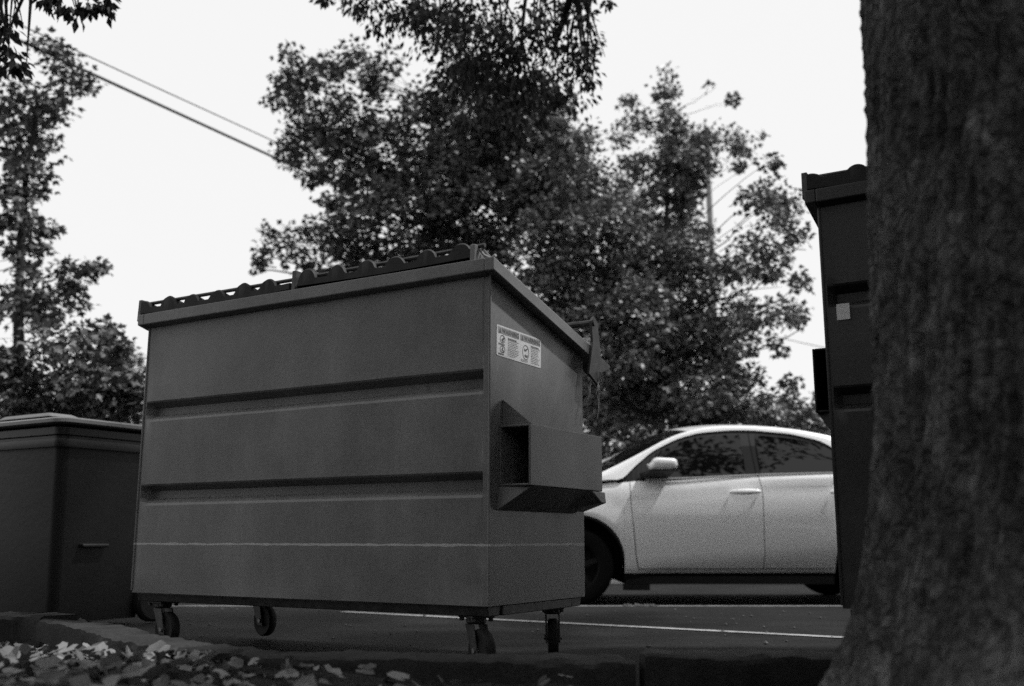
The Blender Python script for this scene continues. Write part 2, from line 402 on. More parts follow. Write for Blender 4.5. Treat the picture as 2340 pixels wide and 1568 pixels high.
    for x, th, hh in ((-1.868,.010,.070), (-.93,.010,.080), (-.055,.010,.060)):
        b = MB(); b.prism([(-.038, rt-.03), (.03, rt-.03), (.03, rt+.02), (.008, rt+hh), (-.034, rt+hh)], x-th, x+th, 'x'); b.build('hinge_plate', paint if x > -.1 else M['darksteel'], t, bevel=.002)
    b = MB(); b.tube([(-.040,-.01,rt+.045),(-.022,-.004,rt+.02),(.005,.0,rt+.006),(.03,-.01,rt+.012)], .006, 6); b.tube([(-.035,.01,rt+.045),(-.01,.012,rt+.018),(.012,.012,rt+.004)], .005, 6); b.build('tie_wire', M['steel'], t, smooth=True)
    # fork pockets on both ends
    pb, pt, s0, s1, pe = .638 + dz*1.12, .855 + dz*1.18, .065, .641, (.13 if with_decal else .07)
    for sgn, xw in ((1, x1),) if with_decal else ((1, x1), (-1, x0)):
        b = MB(); th = .008
        X = lambda a: xw + sgn*a
        def bx(a0, a1, y0, y1, z0, z1):
            xa, xb = sorted((X(a0), X(a1))); b.box(xa, xb, y0, y1, z0, z1)
        bx(pe-th, pe, s0, s1, pb, pt)
        bx(.001, pe-th-.0005, s0, s1, pt-th, pt); bx(.001, pe-th-.0005, s0, s1, pb, pb+th)
        bx(.001, .006, s0, s1, pb+th+.0005, pt-th-.0005); bx(.0065, pe-th-.0005, s0+.42, s0+.428, pb+th+.0005, pt-th-.0005)  # inner cross plate is added to keep the pocket's opening dark
        # sloped gusset above, wedge below
        if with_decal: b.hexa([(X(.001),s0+.02,pt+.001),(X(pe-.004),s0+.02,pt+.001),(X(pe-.004),s0+.03,pt+.001),(X(.001),s0+.03,pt+.001),
                (X(.001),s0+.02,pt+.095),(X(.006),s0+.02,pt+.095),(X(.006),s0+.03,pt+.095),(X(.001),s0+.03,pt+.095)])
        b.hexa([(X(.001),s0-.02,pb-.085),(X(.006),s0-.02,pb-.085),(X(.006),s1+.0,pb-.085),(X(.001),s1,pb-.085),
                (X(.001),s0,pb-.001),(X(pe-.002),s0+.02,pb-.001),(X(pe-.002),s1,pb-.001),(X(.001),s1,pb-.001)])
        b.hexa([(X(.03),s1-.10,pb-.075),(X(pe+.006),s1-.02,pb-.045),(X(pe+.006),s1+.02,pb-.045),(X(.03),s1+.02,pb-.08),
                (X(.03),s1-.10,pb-.003),(X(pe+.004),s1-.10,pb-.003),(X(pe+.004),s1+.014,pb-.003),(X(.03),s1+.014,pb-.003)])
        b.build('fork_pocket', paint if with_decal else M['lid'], t, bevel=.003)
    # under-frame
    b = MB()
    for y0, y1 in ((.01,.10), (DEP-.10, DEP-.01)): b.prism([(y0, zb-.002), (y1, zb-.002), (y1-.01, zb-.036), (y0+.01, zb-.036)], x0+.02, x1-.012, 'x')
    b.box(x1-.075, x1-.006, .105, DEP-.105, zb-.036, zb-.003); b.box(x0+.006, x0+.075, .105, DEP-.105, zb-.036, zb-.003)
    b.build('under_frame', M['darksteel'], t, bevel=.003)
    # casters
    for cx, cy, ang, fixed in ((-.105,.085,R(-30),0), (-.105,DEP-.085,R(-59),1), (-1.725,.085,R(-10),0), (-1.70,DEP-.085,R(-12),0)):
        c = empty('caster', (cx, cy, 0)); c.parent = t; c.rotation_euler = (0,0,ang)
        b = MB(); zt = zb - .037
        b.box(-.055,.055,-.045,.045,zt-.008,zt); b.lathe([(0.0,zt-.0085),(.036,zt-.0085),(.036,zt-.024),(.03,zt-.03),(0,zt-.03)], (0,0,0), 'z', 16)
        for s in (-1, 1):
            b.hexa([(.025,s*.026-.003,.05),(.065,s*.026-.003,.05),(.065,s*.026+.003,.05),(.025,s*.026+.003,.05),
                    (-.032,s*.026-.003,zt-.0305),(.032,s*.026-.003,zt-.0305),(.032,s*.026+.003,zt-.0305),(-.032,s*.026+.003,zt-.0305)])
        for bx_ in (-.045,.045):
            for by in (-.035,.035): b.lathe([(0,zt-.02),(.009,zt-.02),(.009,zt-.0082)], (bx_,by,0), 'z', 6)
        pl = b.build('fork', M['darksteel'], c, bevel=.0015)
        b = MB(); rw = .072
        b.lathe([(.0,-.018),(.014,-.02),(.04,-.014),(.046,-.017),(rw-.006,-.02),(rw,-.012),(rw,.012),(rw-.006,.02),(.046,.017),(.04,.014),(.014,.02),(0,.018)], (.045,0,rw), 'y', 28)
        b.build('wheel', M['rubber'], c, smooth=True, angle=40)
        b = MB(); b.lathe([(0,-.036),(.010,-.036),(.010,.036),(0,.036)], (.045,0,rw), 'y', 8); b.build('axle_bolt', M['steel'], c)
    # front hardware: latch bar bracket, lid lip, hanging chain
    b = MB(); zf = zl(DEP+.04)
    b.prism([(DEP-.04, zf-.12), (DEP+.05, zf-.16), (DEP+.075, zf-.02), (DEP+.05, zf+.11), (DEP+.015, zf+.135), (DEP-.012, zf+.11), (DEP-.0, zf+.02)], x1+.041, x1+.053, 'x')
    b.build('latch_bracket', M['darksteel'], t, bevel=.002)
    b = MB(); b.tube([(-.25, DEP+.01, zf+.105), (x1+.06, DEP+.01, zf+.105)], .014, 10); b.build('lock_bar', M['darksteel'], t, smooth=True)
    b = MB(); b.prism([(DEP+.06, zf-.01), (DEP+.20, zf-.05), (DEP+.205, zf-.06), (DEP+.10, zf-.10), (DEP+.06, zf-.08)], x1-.03, x1+.035, 'x'); b.build('latch_arm', M['darksteel'], t, bevel=.002)
    b = MB()
    for xo, yo, ln in ((.045,.0,.14),(.06,.05,.10),(.05,.075,.2)):
        pts = [(x1+xo+.006*math.sin(q*1.7), DEP+yo-.02*q*.2+.01*math.sin(q), zf-.1-ln*q/6) for q in range(7)]
        b.tube(pts, .004, 6)
    b.build('chain', M['steel'], t, smooth=True)
    if with_decal:
        b = MB(); cs = [(.046,1.225),(.043,1.112),(.374,1.098),(.376,1.222)]
        d0 = Vector(cs[0]); du = Vector((.330, -.003)); dv = Vector((-.002, -.115))
        P = lambda u, v_: (d0 + du*u + dv*v_)
        def quad(u0,u1,v0,v1,h,mi,rad=0):
            if rad:
                pts = []
                for (cu,cv,a0) in ((u1-rad*.36,v0+rad,-90),(u1-rad*.36,v1-rad,0),(u0+rad*.36,v1-rad,90),(u0+rad*.36,v0+rad,180)):
                    for q in range(5):
                        a = R(a0+q*22.5); pts.append((cu+rad*.36*math.cos(a), cv+rad*math.sin(a)))
            else: pts = [(u0,v0),(u1,v0),(u1,v1),(u0,v1)]
            b.add([(h, *P(u,v_)) for u,v_ in pts], [tuple(range(len(pts)))], mi)
        quad(0,1,0,1,.0012,0,.06)
        for side, u0, u1 in ((0,.025,.485),(1,.515,.98)):
            quad(u0,u1,.05,.26,.0018,2)
        rr = random.Random(5)
        def lines(u0,u1,v0,v1,n,first=True):
            for i in range(n):
                v_ = v0+(v1-v0)*i/n; e = u1 - rr.uniform(0,.3)*(u1-u0)
                u = u0
                while u < e:
                    wl = rr.uniform(.012,.035); hgt = .05 if (i==0 and first) else .022
                    quad(u, min(u+wl,e), v_, v_+hgt, .0019, 1 if hgt > .03 else 2); u += wl+.008
        lines(.24,.48,.33,.95,11); lines(.76,.98,.33,.95,11); lines(.04,.2,.58,.64,1); lines(.04,.2,.9,.95,1); lines(.53,.72,.88,.97,2,False)
        def ring(cu,cv,ru,rv,wd):
            n = 28; o = []; i_ = []
            for q in range(n):
                a = 2*math.pi*q/n
                o.append((.0019,*P(cu+ru*math.cos(a),cv+rv*math.sin(a)))); i_.append((.0019,*P(cu+(ru-wd)*math.cos(a),cv+(rv-wd*2.8)*math.sin(a))))
            b.add(o+i_, [(q,(q+1)%n,n+(q+1)%n,n+q) for q in range(n)], 1)
        ring(.125,.43,.055,.13,.008); ring(.125,.76,.055,.12,.008); ring(.64,.62,.075,.25,.008)
        def blob(pts): b.add([(.0020,*P(u,v_)) for u,v_ in pts], [tuple(range(len(pts)))], 1)
        blob([(.10,.46),(.13,.38),(.16,.36),(.165,.41),(.14,.46),(.15,.50),(.13,.51)]); blob([(.10,.80),(.12,.70),(.14,.70),(.13,.76),(.16,.83),(.14,.84),(.12,.79)])
        blob([(.60,.58),(.61,.50),(.63,.53),(.68,.46),(.69,.48),(.64,.58)]); blob([(.61,.73),(.63,.68),(.65,.72),(.69,.70),(.68,.78),(.63,.78)])
        o = b.build('warning_label', [M['decal'], M['decal_ink'], M['decal_grey']], t); o['label'] = 'pale two-panel warning sticker'
        for side, (u0, u1) in enumerate(((.045,.48),(.535,.975))):
            cu = bpy.data.curves.new('heading', 'FONT'); cu.body = '\u25B2WARNING' if False else 'WARNING'; cu.size = 1; cu.resolution_u = 2; cu.offset = .012
            fo = bpy.data.objects.new('heading_text', cu); COL.objects.link(fo); bpy.context.view_layer.update()
            me = bpy.data.meshes.new_from_object(fo.evaluated_get(bpy.context.evaluated_depsgraph_get())); COL.objects.unlink(fo); bpy.data.objects.remove(fo)
            xs_ = [v.co.x for v in me.vertices]; ys_ = [v.co.y for v in me.vertices]; X0,X1,Y0,Y1 = min(xs_),max(xs_),min(ys_),max(ys_)
            tw = .065
            for v in me.vertices:
                u = u0 + tw + (v.co.x-X0)/(X1-X0)*(u1-u0-tw); vv = .235 - (v.co.y-Y0)/(Y1-Y0)*.16
                pp = P(u, vv); v.co = (.0024, pp.x, pp.y)
            me.materials.append(M['decal_ink']); ho = bpy.data.objects.new('heading', me); COL.objects.link(ho); ho.parent = o
            b = MB(); b.add([(.0024,*P(u0,.235)),(.0024,*P(u0+.05,.235)),(.0024,*P(u0+.025,.075))], [(0,1,2)]); 
            tr = b.build('warning_triangle', M['decal_ink'], o)
    else:
        b = MB(); b.box(.058-.02, .095+.0, -.0025, -.0008, 1.205, 1.266); 
        o = MB(); 
        o.box(-1.79, -1.745, -.0028, -.0010, 1.205, 1.262); s_ = o.build('sticker', M['decal'], t); s_['label'] = 'small blank pale square sticker'
    return t
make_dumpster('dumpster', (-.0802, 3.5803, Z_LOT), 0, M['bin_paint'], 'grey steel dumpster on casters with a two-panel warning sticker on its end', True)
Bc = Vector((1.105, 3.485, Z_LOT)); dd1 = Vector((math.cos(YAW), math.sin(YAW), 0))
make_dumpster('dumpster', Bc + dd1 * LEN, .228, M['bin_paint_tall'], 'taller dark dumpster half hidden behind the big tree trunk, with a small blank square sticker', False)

# ------------------------------------------------------------------ wheeled rubbish cart
def rrect(x0, x1, y0, y1, r, z, n=6):
    o = []
    for cx, cy, a0 in ((x1-r,y1-r,0),(x0+r,y1-r,90),(x0+r,y0+r,180),(x1-r,y0+r,270)):
        for q in range(n+1):
            a = R(a0 + 90*q/n); o.append((cx+r*math.cos(a), cy+r*math.sin(a), z))
    return o
cp = at(122, 1230, 5.4); t = empty('wheeled_cart', (cp.x, cp.y, zlot(5.4)), YAW)
tag(t, 'dark plastic wheeled rubbish cart with a flat pale-edged lid, left of the dumpster', 'trash cart')
W_, D_ = .72, .74                                                     # local: near corner at (0,0), x to -W_, y to D_
b = MB(); rows = []
for z, ins in ((.03,.085),(.10,.075),(.5,.04),(.94,.004),(.965,.0)):
    rows.append(rrect(-W_+ins, -ins, ins, D_-ins, .055, z))
b.grid(rows, close=True); b.add(rows[0], [tuple(range(len(rows[0])))]); b.build('body', M['cart'], t, smooth=True, angle=50)
b = MB(); rows = []
for z, o in ((.955,.002),(.955,.020),(.978,.024),(1.0,.022),(1.003,.012),(1.015,.012),(1.02,.028),(1.058,.03),(1.066,.02),(1.066,-.05)):
    rows.append(rrect(-W_-o, o, -o, D_+o, .06, z))
b.grid(rows, close=True); b.build('rim', M['cart'], t, smooth=True, angle=40)
b = MB(); rows = []
for z, o, in ((1.068,.0),(1.072,.06),(1.080,.068),(1.098,.066),(1.106,.05),(1.112,-.03),(1.122,-.12),(1.126,-.25)):
    rows.append([(x, y, zz + .012*math.sin((y+.1)/(D_+.2)*math.pi)) for x, y, zz in rrect(-W_-o*.6, o*.9, -o, D_+o, .07, z)])
b.grid(rows, close=True); b.add(rows[-1], [tuple(range(len(rows[-1])))]); b.build('lid', M['cart_lid'], t, smooth=True, angle=45)
b = MB(); b.hexa([(-W_*.85,.0,1.125),(-.12,.0,1.125),(-.12,.2,1.13),(-W_*.85,.2,1.13),(-W_*.8,.03,1.15),(-.17,.03,1.15),(-.17,.18,1.15),(-W_*.8,.18,1.15)]); b.build('lid_handle', M['cart_lid'], t, bevel=.01)
b = MB(); b.box(-.055,-.012,.19,.36,.425,.445); b.build('lift_bar', M['cart'], t, bevel=.006)
for yy in (.50,):
    for xx in (-W_-.0, -.06):
        b = MB(); b.lathe([(0,-.03),(.04,-.035),(.11,-.03),(.125,-.015),(.125,.015),(.11,.03),(.04,.035),(0,.03)], (xx+.03 if xx < -.3 else xx-.0+.0, D_-.02, .125), 'x', 24); b.build('wheel', M['rubber'], t, smooth=True)

# ------------------------------------------------------------------ parked car
car = empty('parked_car', (.544, 9.57, -.15)); tag(car, 'pale silver hatchback parked behind the dumpsters, front facing left', 'car')
AX = 2.60; HB = .317
S1 = [(.296,.060),(.36,.040),(.588,.022),(.844,0),(1.04,0)]; S2 = [(.321,0),(.65,.001),(.958,.011),(1.082,-.013)]
def topline(l): return interp(l, [(-.88,.62),(-.8,.70),(-.6,.78),(-.3,.88),(0,.955),(.25,1.01),(.42,1.035),(1.0,1.052),(1.6,1.082),(2.2,1.097),(2.7,1.10),(3.1,1.08),(3.3,1.02),(3.38,.95)])
def plan(l): return interp(l, [(-.88,.42),(-.84,.55),(-.75,.68),(-.6,.765),(-.4,.82),(0,.855),(.4,.868),(1.4,.872),(2.4,.868),(2.9,.83),(3.2,.74),(3.33,.62),(3.38,.5)])
def side_w(l, h):
    ht = topline(l); s = interp(h, [(.20,-.085),(.24,-.060),(.30,-.030),(.36,-.016),(.46,-.001),(.56,.009),(.66,.012),(.76,.008),(.86,-.005),(.93,-.020),(.99,-.040)])
    up = max(0, (h - (ht - .05)) / .05); s -= .03*up*up
    hc = .325 + max(0, l-.55)*.085; s -= max(0, hc-h)*.42*interp(l, [(.42,0),(.6,1),(2.15,1),(2.3,0)])
    for ax in (0, AX):
        r = math.hypot(l-ax, h-HB)
        if r < .62: s += .016*max(0, 1-abs(r-.46)/.15)
    return plan(l) + s
def warp(l, h):
    t1 = max(0, 1-abs(l-.467)/(.045 if l < .467 else .5)); t2 = max(0, 1-abs(l-1.585)/.4)
    return l + interp(h, S1)*t1 + interp(h, S2)*t2
def archh(l):
    o = .20
    for ax in (0, AX):
        d = abs(l-ax)
        if d < .405: o = max(o, HB + math.sqrt(.405**2-d*d)*1.02 - .0)
    return o
cols = [-.88,-.84,-.75,-.65,-.55,-.47]
cols += [-.42,-.406,-.404,-.40] + [-.39+.03*i for i in range(27)] + [.40,.404,.406,.420]
cols += [.464,.470,.53,.62,.74,.88,1.02,1.16,1.3,1.44,1.52,1.582,1.588,1.66,1.76,1.88,2.0,2.1,2.16,2.185]
cols += [AX-.406,AX-.404,AX-.40] + [AX-.39+.03*i for i in range(27)] + [AX+.40,AX+.404,AX+.406,3.06,3.12,3.2,3.28,3.34,3.38]
hrows = [.20,.225,.262,.292,.296,.302,.34,.40,.46,.52,.60,.68,.76,.84,.90,.95,.985,.99]
def colpts(l, sgn):
    ht = topline(l); hb = archh(l); r = []
    for hr in hrows:
        f = (hr-.20)/(.99-.20)
        if hr <= .302 and hb <= .21: h = hr
        elif hb <= .21: h = .302 + (hr-.302)/(.99-.302)*(ht-.302)
        else: h = hb + f*(ht-hb)
        lw = warp(l, h) if hb <= .21 else l
        r.append(Vector((lw, sgn*side_w(l, h), h)))
    return r
bodyb = MB(); doors = {}
IDX = lambda v: min(range(len(cols)), key=lambda i: abs(cols[i]-v))
gap1, gap2 = IDX(.464), IDX(1.582); rend = IDX(2.185)
rb0 = hrows.index(.296)
for sgn in (-1, 1):
    G = [colpts(l, sgn) for l in cols]
    for i in range(len(cols)-1):
        for j in range(len(hrows)-1):
            q = [G[i][j], G[i+1][j], G[i+1][j+1], G[i][j+1]]
            indoor = j >= rb0 + 1
            gapc = (i in (gap1, gap2) and j >= rb0) or (j == rb0 and gap1 <= i < rend)
            if gapc:
                q = [p + Vector((0, -sgn*.006, 0)) for p in q]; bodyb.add(q, [(0,1,2,3)], 1); continue
            if indoor and gap1 < i < gap2: doors.setdefault(('front', sgn), MB()).add(q, [(0,1,2,3)])
            elif indoor and gap2 < i < rend: doors.setdefault(('rear', sgn), MB()).add(q, [(0,1,2,3)])
            else: bodyb.add(q, [(0,1,2,3)], 0 if j > 1 else 2)
# bonnet, cowl, deck under the glass, nose and tail
rows = []
for l in cols:
    ht = topline(l); wv = side_w(l, ht); cr = interp(l, [(-.88,.01),(-.6,.05),(.2,.06),(.4,.02),(3,.02),(3.38,.0)])
    rows.append([(l - interp(l,[(-.88,.10),(-.5,.03),(0,0)])*(1-(k_/6)**2), wv*k_/6, ht + cr*(1-(k_/6)**2)) for k_ in range(-6, 7)])
bodyb.grid(rows)
for l in (cols[0], cols[-1]):
    a = colpts(l, -1); c = colpts(l, 1); bodyb.add(a + c[::-1], [tuple(range(len(a)*2))], 0)
bodyb.build('body', [M['car'], M['seam'], M['dirt_plastic']], car, smooth=True, angle=38, merge=.0004)
DO = {}
for (kk, sgn), mb in doors.items():
    DO[(kk, sgn)] = mb.build('door', M['car'], car, smooth=True, angle=38, merge=.0004)
# wheel wells, floor
b = MB()
for ax in (0, AX):
    for sgn in (-1, 1):
        rows = []
        for q in range(17):
            a = math.pi*q/16; rows.append([(ax-.41*math.cos(a), sgn*.86, HB+.415*math.sin(a)), (ax-.41*math.cos(a), sgn*.50, HB+.415*math.sin(a))])
        b.grid(rows); b.add([(r[1]) for r in rows], [tuple(range(17))])
b.box(.42, 2.18, -.80, .80, .17, .235); b.box(-.7,-.43,-.6,.6,.2,.3); b.box(3.02,3.3,-.6,.6,.22,.3); b.box(-.42,.42,-.49,.49,.2,.6); b.box(2.18,3.02,-.49,.49,.2,.6)
b.box(.40,.62,-.80,-.72,.12,.172)
b.build('underbody', M['dirt_plastic'], car)
for ax in (0, AX):
    for sgn in (-1, 1):
        wt = empty('wheel', (ax, sgn*.765, HB)); wt.parent = car
        b = MB(); b.lathe([(.19,-.09),(.21,-.10),(.27,-.105),(.300,-.095),(.314,-.07),(.317,-.03),(.317,.03),(.314,.07),(.300,.095),(.27,.105),(.21,.10),(.19,.09),(.19,-.09)], (0,0,0), 'y', 48); b.build('tyre', M['tyre'], wt, smooth=True, angle=50)
        b = MB(); b.lathe([(.195,-.09),(.188,-.085),(.18,-.06),(.18,.06),(.188,.085),(.195,.09)], (0,0,0), 'y', 40); f = .07*sgn
        b.lathe([(0,f),(.045,f),(.05,f-.015*sgn),(0,f-.015*sgn)], (0,0,0), 'y', 20)
        for q in range(5):
            a = 2*math.pi*q/5+.3
            ca, sa = math.cos(a), math.sin(a)
            pr = [(.04,-.028),(.182,-.018),(.182,.018),(.04,.028)]
            lo = [(u*ca-v_*sa, f-.02*sgn, u*sa+v_*ca) for u,v_ in pr]; hi = [(u*ca-v_*sa, f, u*sa+v_*ca) for u,v_ in pr]
            b.hexa(lo+hi)
        b.lathe([(0,-f*.3),(.18,-f*.3)], (0,0,0), 'y', 30)
        b.build('rim', M['alloy'], wt, smooth=True, angle=30)
# greenhouse
RAIL = [(.385,1.181),(.609,1.297),(.796,1.402),(.945,1.455),(1.131,1.5),(1.369,1.511),(1.659,1.5),(1.922,1.474),(2.209,1.421)]
WIN = [(.393,1.036),(.489,1.14),(.661,1.285),(.875,1.391),(1.061,1.443),(1.326,1.466),(1.526,1.466),(1.852,1.436),(2.112,1.376),(2.199,1.323)]
def inset(h): return max(0, (h-1.05)*.46)
def fix(p):
    l, h = p; k_ = (8.74+inset(h))/8.7; return ((l+.544)*k_-.544, (h-.55)*k_+.55)
RAIL = [(.13,1.06),(.245,1.118)] + [fix(p) for p in RAIL] + [(2.62,1.34),(2.95,1.22),(3.18,1.09)]
WIN = [fix(p) for p in WIN] + [(2.50,1.235),(2.56,1.17),(2.52,1.103)]
def gw(h, d=0): return .822 - inset(h) + d
def resample(pts, n):
    d = [0]
    for i in range(1, len(pts)): d.append(d[-1] + math.dist(pts[i], pts[i-1]))
    return [(interp(d[-1]*i/(n-1), list(zip(d,[p[0] for p in pts]))), interp(d[-1]*i/(n-1), list(zip(d,[p[1] for p in pts])))) for i in range(n)]
def smooth2(pts, k_=4):
    pts = resample(pts, 60); a = np.array(pts)
    for _ in range(k_):
        a[1:-1] = a[:-2]*.25 + a[1:-1]*.5 + a[2:]*.25
    return [tuple(p) for p in a]
RS = smooth2(RAIL); 
roof = MB()
def winw(l):  # rail lower edge height at l
    return l
WL = smooth2([(.30,1.045)] + WIN[:-3], 2); WL2 = WL + [(2.56,1.2)]
for sgn in (-1, 1):
    # painted rail: from the outer edge line down to the window line
    rows = []
    n = 60; a = resample(RS, n); c = resample([(.20,1.035)] + WL + [(2.60,1.19),(2.75,1.10),(3.10,1.09)], n)
    for (l, h), (l2, h2) in zip(a, c):
        rows.append([(l + .0, sgn*gw(h, -.022), h), (l*.9+l2*.1, sgn*gw(h*.85+h2*.15, .000), h*.85+h2*.15-.0), ((l+l2)/2, sgn*gw((h+h2)/2, .006), (h+h2)/2), (l2, sgn*gw(h2, .004), h2), (l2, sgn*gw(h2, -.02), h2)])
    roof.grid(rows)
top = [p for p in RS if p[0] > .97]
rowsr = []
for (l, h) in [p for p in RS if .97 < p[0] < 2.75]:
    rowsr.append([(l - .16*(1-(k_/6)**2)*interp(l,[(.97,1),(1.4,0)]) , gw(h,-.022)*k_/6, h + .055*(1-(k_/6)**2)) for k_ in range(-6,7)])
roof.grid(rowsr)
roof.build('roof', M['car'], car, smooth=True, angle=40, merge=.0004)
ws = MB(); rows = []
for (l, h) in [p for p in RS if p[0] <= 1.0]:
    f = 1-(h-1.05)/.45
    rows.append([(l - (.14+.20*f)*(1-(k_/6)**2), (gw(h,-.024))*k_/6, h - .004 + .05*(1-f)*(1-(k_/6)**2)) for k_ in range(-6,7)])
ws.grid(rows); ws.build('windshield', M['glass'], car, smooth=True, angle=60)
rw = MB(); rows = []
for (l, h) in [p for p in RS if p[0] >= 2.7]:
    rows.append([(l + .08*(1-(k_/6)**2), gw(h,-.024)*k_/6, h - .003 + .03*(1-(k_/6)**2)) for k_ in range(-6,7)])
rw.grid(rows); rw.build('rear_window', M['glass'], car, smooth=True, angle=60)
belt = lambda l: topline(l) + .006
def wtop(l): 
    return interp(l, WL)
for sgn in (-1, 1):
    # black surround behind the glass, then panes 3 mm proud of it
    b = MB(); rows = []
    for i in range(50):
        l = .36 + (2.56-.36)*i/49; rows.append([(l, sgn*gw(topline(l)-.01,-.012), topline(l)-.02), (l, sgn*gw(max(wtop(l),topline(l)),-.012), max(wtop(l), topline(l)+.0)+.012)])
    b.grid(rows); b.build('window_surround', M['black'], car)
    for (la, lb, tp) in ((.66,1.468,'f'), (1.60,2.44,'r')):
        b = MB(); rows = []
        for i in range(24):
            l = la + (lb-la)*i/23; h0 = belt(l)+.006; h1 = max(h0+.002, wtop(l)-.034)
            if tp == 'f' and i == 0: h1 = max(h0+.002, h1)
            rows.append([(l, sgn*gw(h0+(h1-h0)*s/6, -.008 + .006*math.sin(s/6*math.pi)), h0+(h1-h0)*s/6) for s in range(7)])
        b.grid(rows); b.build('window', M['glass'], car, smooth=True, angle=60)
    b = MB(); rows = []
    for i in range(30):
        l = .60 + (2.50-.60)*i/29; h0 = topline(l)
        rows.append([(l, sgn*(gw(h0, -.004)), h0-.002), (l, sgn*(gw(h0, .006)), h0+.008), (l, sgn*gw(h0,-.010), h0+.016)])
    b.grid(rows); b.build('belt_trim', M['chrome'], car, smooth=True)
    b = MB(); b.box(1.517,1.525, min(sgn*.60,sgn*.81), max(sgn*.60,sgn*.81), 1.08, 1.09)  # gap line between the door frames
    b = MB(); rows = [[(1.566-.02*s/5, sgn*gw(1.09+(1.47-1.09)*s/5,-.007), 1.09+(1.47-1.09)*s/5), (1.560-.02*s/5, sgn*gw(1.09+(1.47-1.09)*s/5,-.007), 1.09+(1.47-1.09)*s/5)] for s in range(6)]
    b.grid(rows); b.build('pillar_gap', M['seam'], car)
    b = MB(); rows = [[(1.585+.028-.022*s/5, sgn*gw(1.09+.365*s/5,-.010), 1.09+.365*s/5), (1.472+.0*s, sgn*gw(1.09+.365*s/5,-.010), 1.09+.365*s/5)] for s in range(6)]
    b.grid(rows); b.build('pillar', plain('pillar_trim', .012, .75, spec=.15), car)
    # mirror
    b = MB(); rows = []
    for i in range(13):
        s = i/12; r = (1-(2*s-1)**6)**.5 if 0 < s < 1 else .02
        ring = []
        for q in range(20):
            a = 2*math.pi*q/20; cy, sz = math.cos(a), math.sin(a)
            ex = lambda c_: math.copysign(abs(c_)**.6, c_)
            ring.append((.612 + .245*s + .02*ex(sz)*(1-s), sgn*(.985 + .085*r*ex(cy)), 1.168 - .004*s + r*ex(sz)*(.048+.008*(1-s))))
        rows.append(ring)
    b.grid(rows, close=True); b.add(rows[0],[tuple(range(20))]); b.add(rows[-1],[tuple(range(20))])
    mo = b.build('mirror', M['car'], car, smooth=True, angle=60)
    b = MB(); b.hexa([(.56,sgn*.815,1.055),(.80,sgn*.815,1.055),(.84,sgn*1.04,1.112),(.64,sgn*1.04,1.112),(.55,sgn*.79,1.10),(.80,sgn*.79,1.10),(.85,sgn*1.05,1.126),(.63,sgn*1.05,1.126)]); b.build('mirror_base', M['black'], mo, bevel=.008)
    # handles
    for kk, hl in (('front',1.315),('rear',2.17)):
        dr = DO[(kk, sgn)]; ln = .255; hz = .935
        b = MB(); pts = []; 
        for i in range(13):
            s = i/12; bow = math.sin(s*math.pi)**.5
            pts.append((hl+ln*s, sgn*(.868 + .030*bow), hz + .006*s))
        b.tube(pts, [.015+.012*math.sin(i/12*math.pi) for i in range(13)], 10); b.build('handle', M['car'], dr, smooth=True)
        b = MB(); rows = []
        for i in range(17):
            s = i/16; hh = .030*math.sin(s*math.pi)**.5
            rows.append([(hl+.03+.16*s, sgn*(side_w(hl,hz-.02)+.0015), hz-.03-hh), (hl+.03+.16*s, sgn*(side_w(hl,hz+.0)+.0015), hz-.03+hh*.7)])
        b.grid(rows); b.build('handle_recess_shade', plain('handle_scoop_shade', .16, .5), dr)  # flat grey patch: the scoop's shade is put into its colour

# ------------------------------------------------------------------ leaves and trees
LEAF = np.array([  # three broad folded lobes, unit length along +x, in the x-y plane
    (0,0,0),(.55,.26,.05),(1,0,-.10),(.55,-.26,.05),
    (0,0,0),(.12,.34,.03),(.52,.58,-.12),(.55,.20,.04),
    (0,0,0),(.55,-.20,.04),(.52,-.58,-.12),(.12,-.34,.03)], float)
LEAF_F = np.array([(0,1,2,3),(4,5,6,7),(8,9,10,11)])
NARROW = np.array([(0,0,0),(.45,.16,.05),(1,0,-.1),(.45,-.16,.05)], float); NARROW_F = np.array([(0,1,2,3)])
def rot_frames(d, rng):
    """leaf axes for direction d (n,3): x along d, z = upward-ish normal"""
    n = len(d); d = d/np.linalg.norm(d,axis=1,keepdims=True)
    up = np.tile([0,0,1.],(n,1)) + rng.normal(0,.55,(n,3))
    y = np.cross(up, d); y /= np.linalg.norm(y,axis=1,keepdims=True)+1e-9
    z = np.cross(d, y); return np.stack([d,y,z],axis=1)
def leaves_mesh(name, pos, d, size, mat, parent=None, shape=(LEAF, LEAF_F), rng=RNG):
    V, F = shape; n = len(pos); fr = rot_frames(d, rng)
    vv = np.einsum('ka,nab->nkb', V, fr) * size[:,None,None] + pos[:,None,:]
    nv = len(V); ff = (F[None] + (np.arange(n)*nv)[:,None,None]).reshape(-1,4)
    me = bpy.data.meshes.new(name); vv = vv.reshape(-1,3)
    me.vertices.add(len(vv)); me.vertices.foreach_set('co', vv.astype(np.float32).ravel())
    me.loops.add(ff.size); me.loops.foreach_set('vertex_index', ff.astype(np.int32).ravel())
    me.polygons.add(len(ff)); me.polygons.foreach_set('loop_start', (np.arange(len(ff))*4).astype(np.int32))
    me.update(calc_edges=True); me.materials.append(mat)
    o = bpy.data.objects.new(name, me); COL.objects.link(o)
    if parent: o.parent = parent
    return o
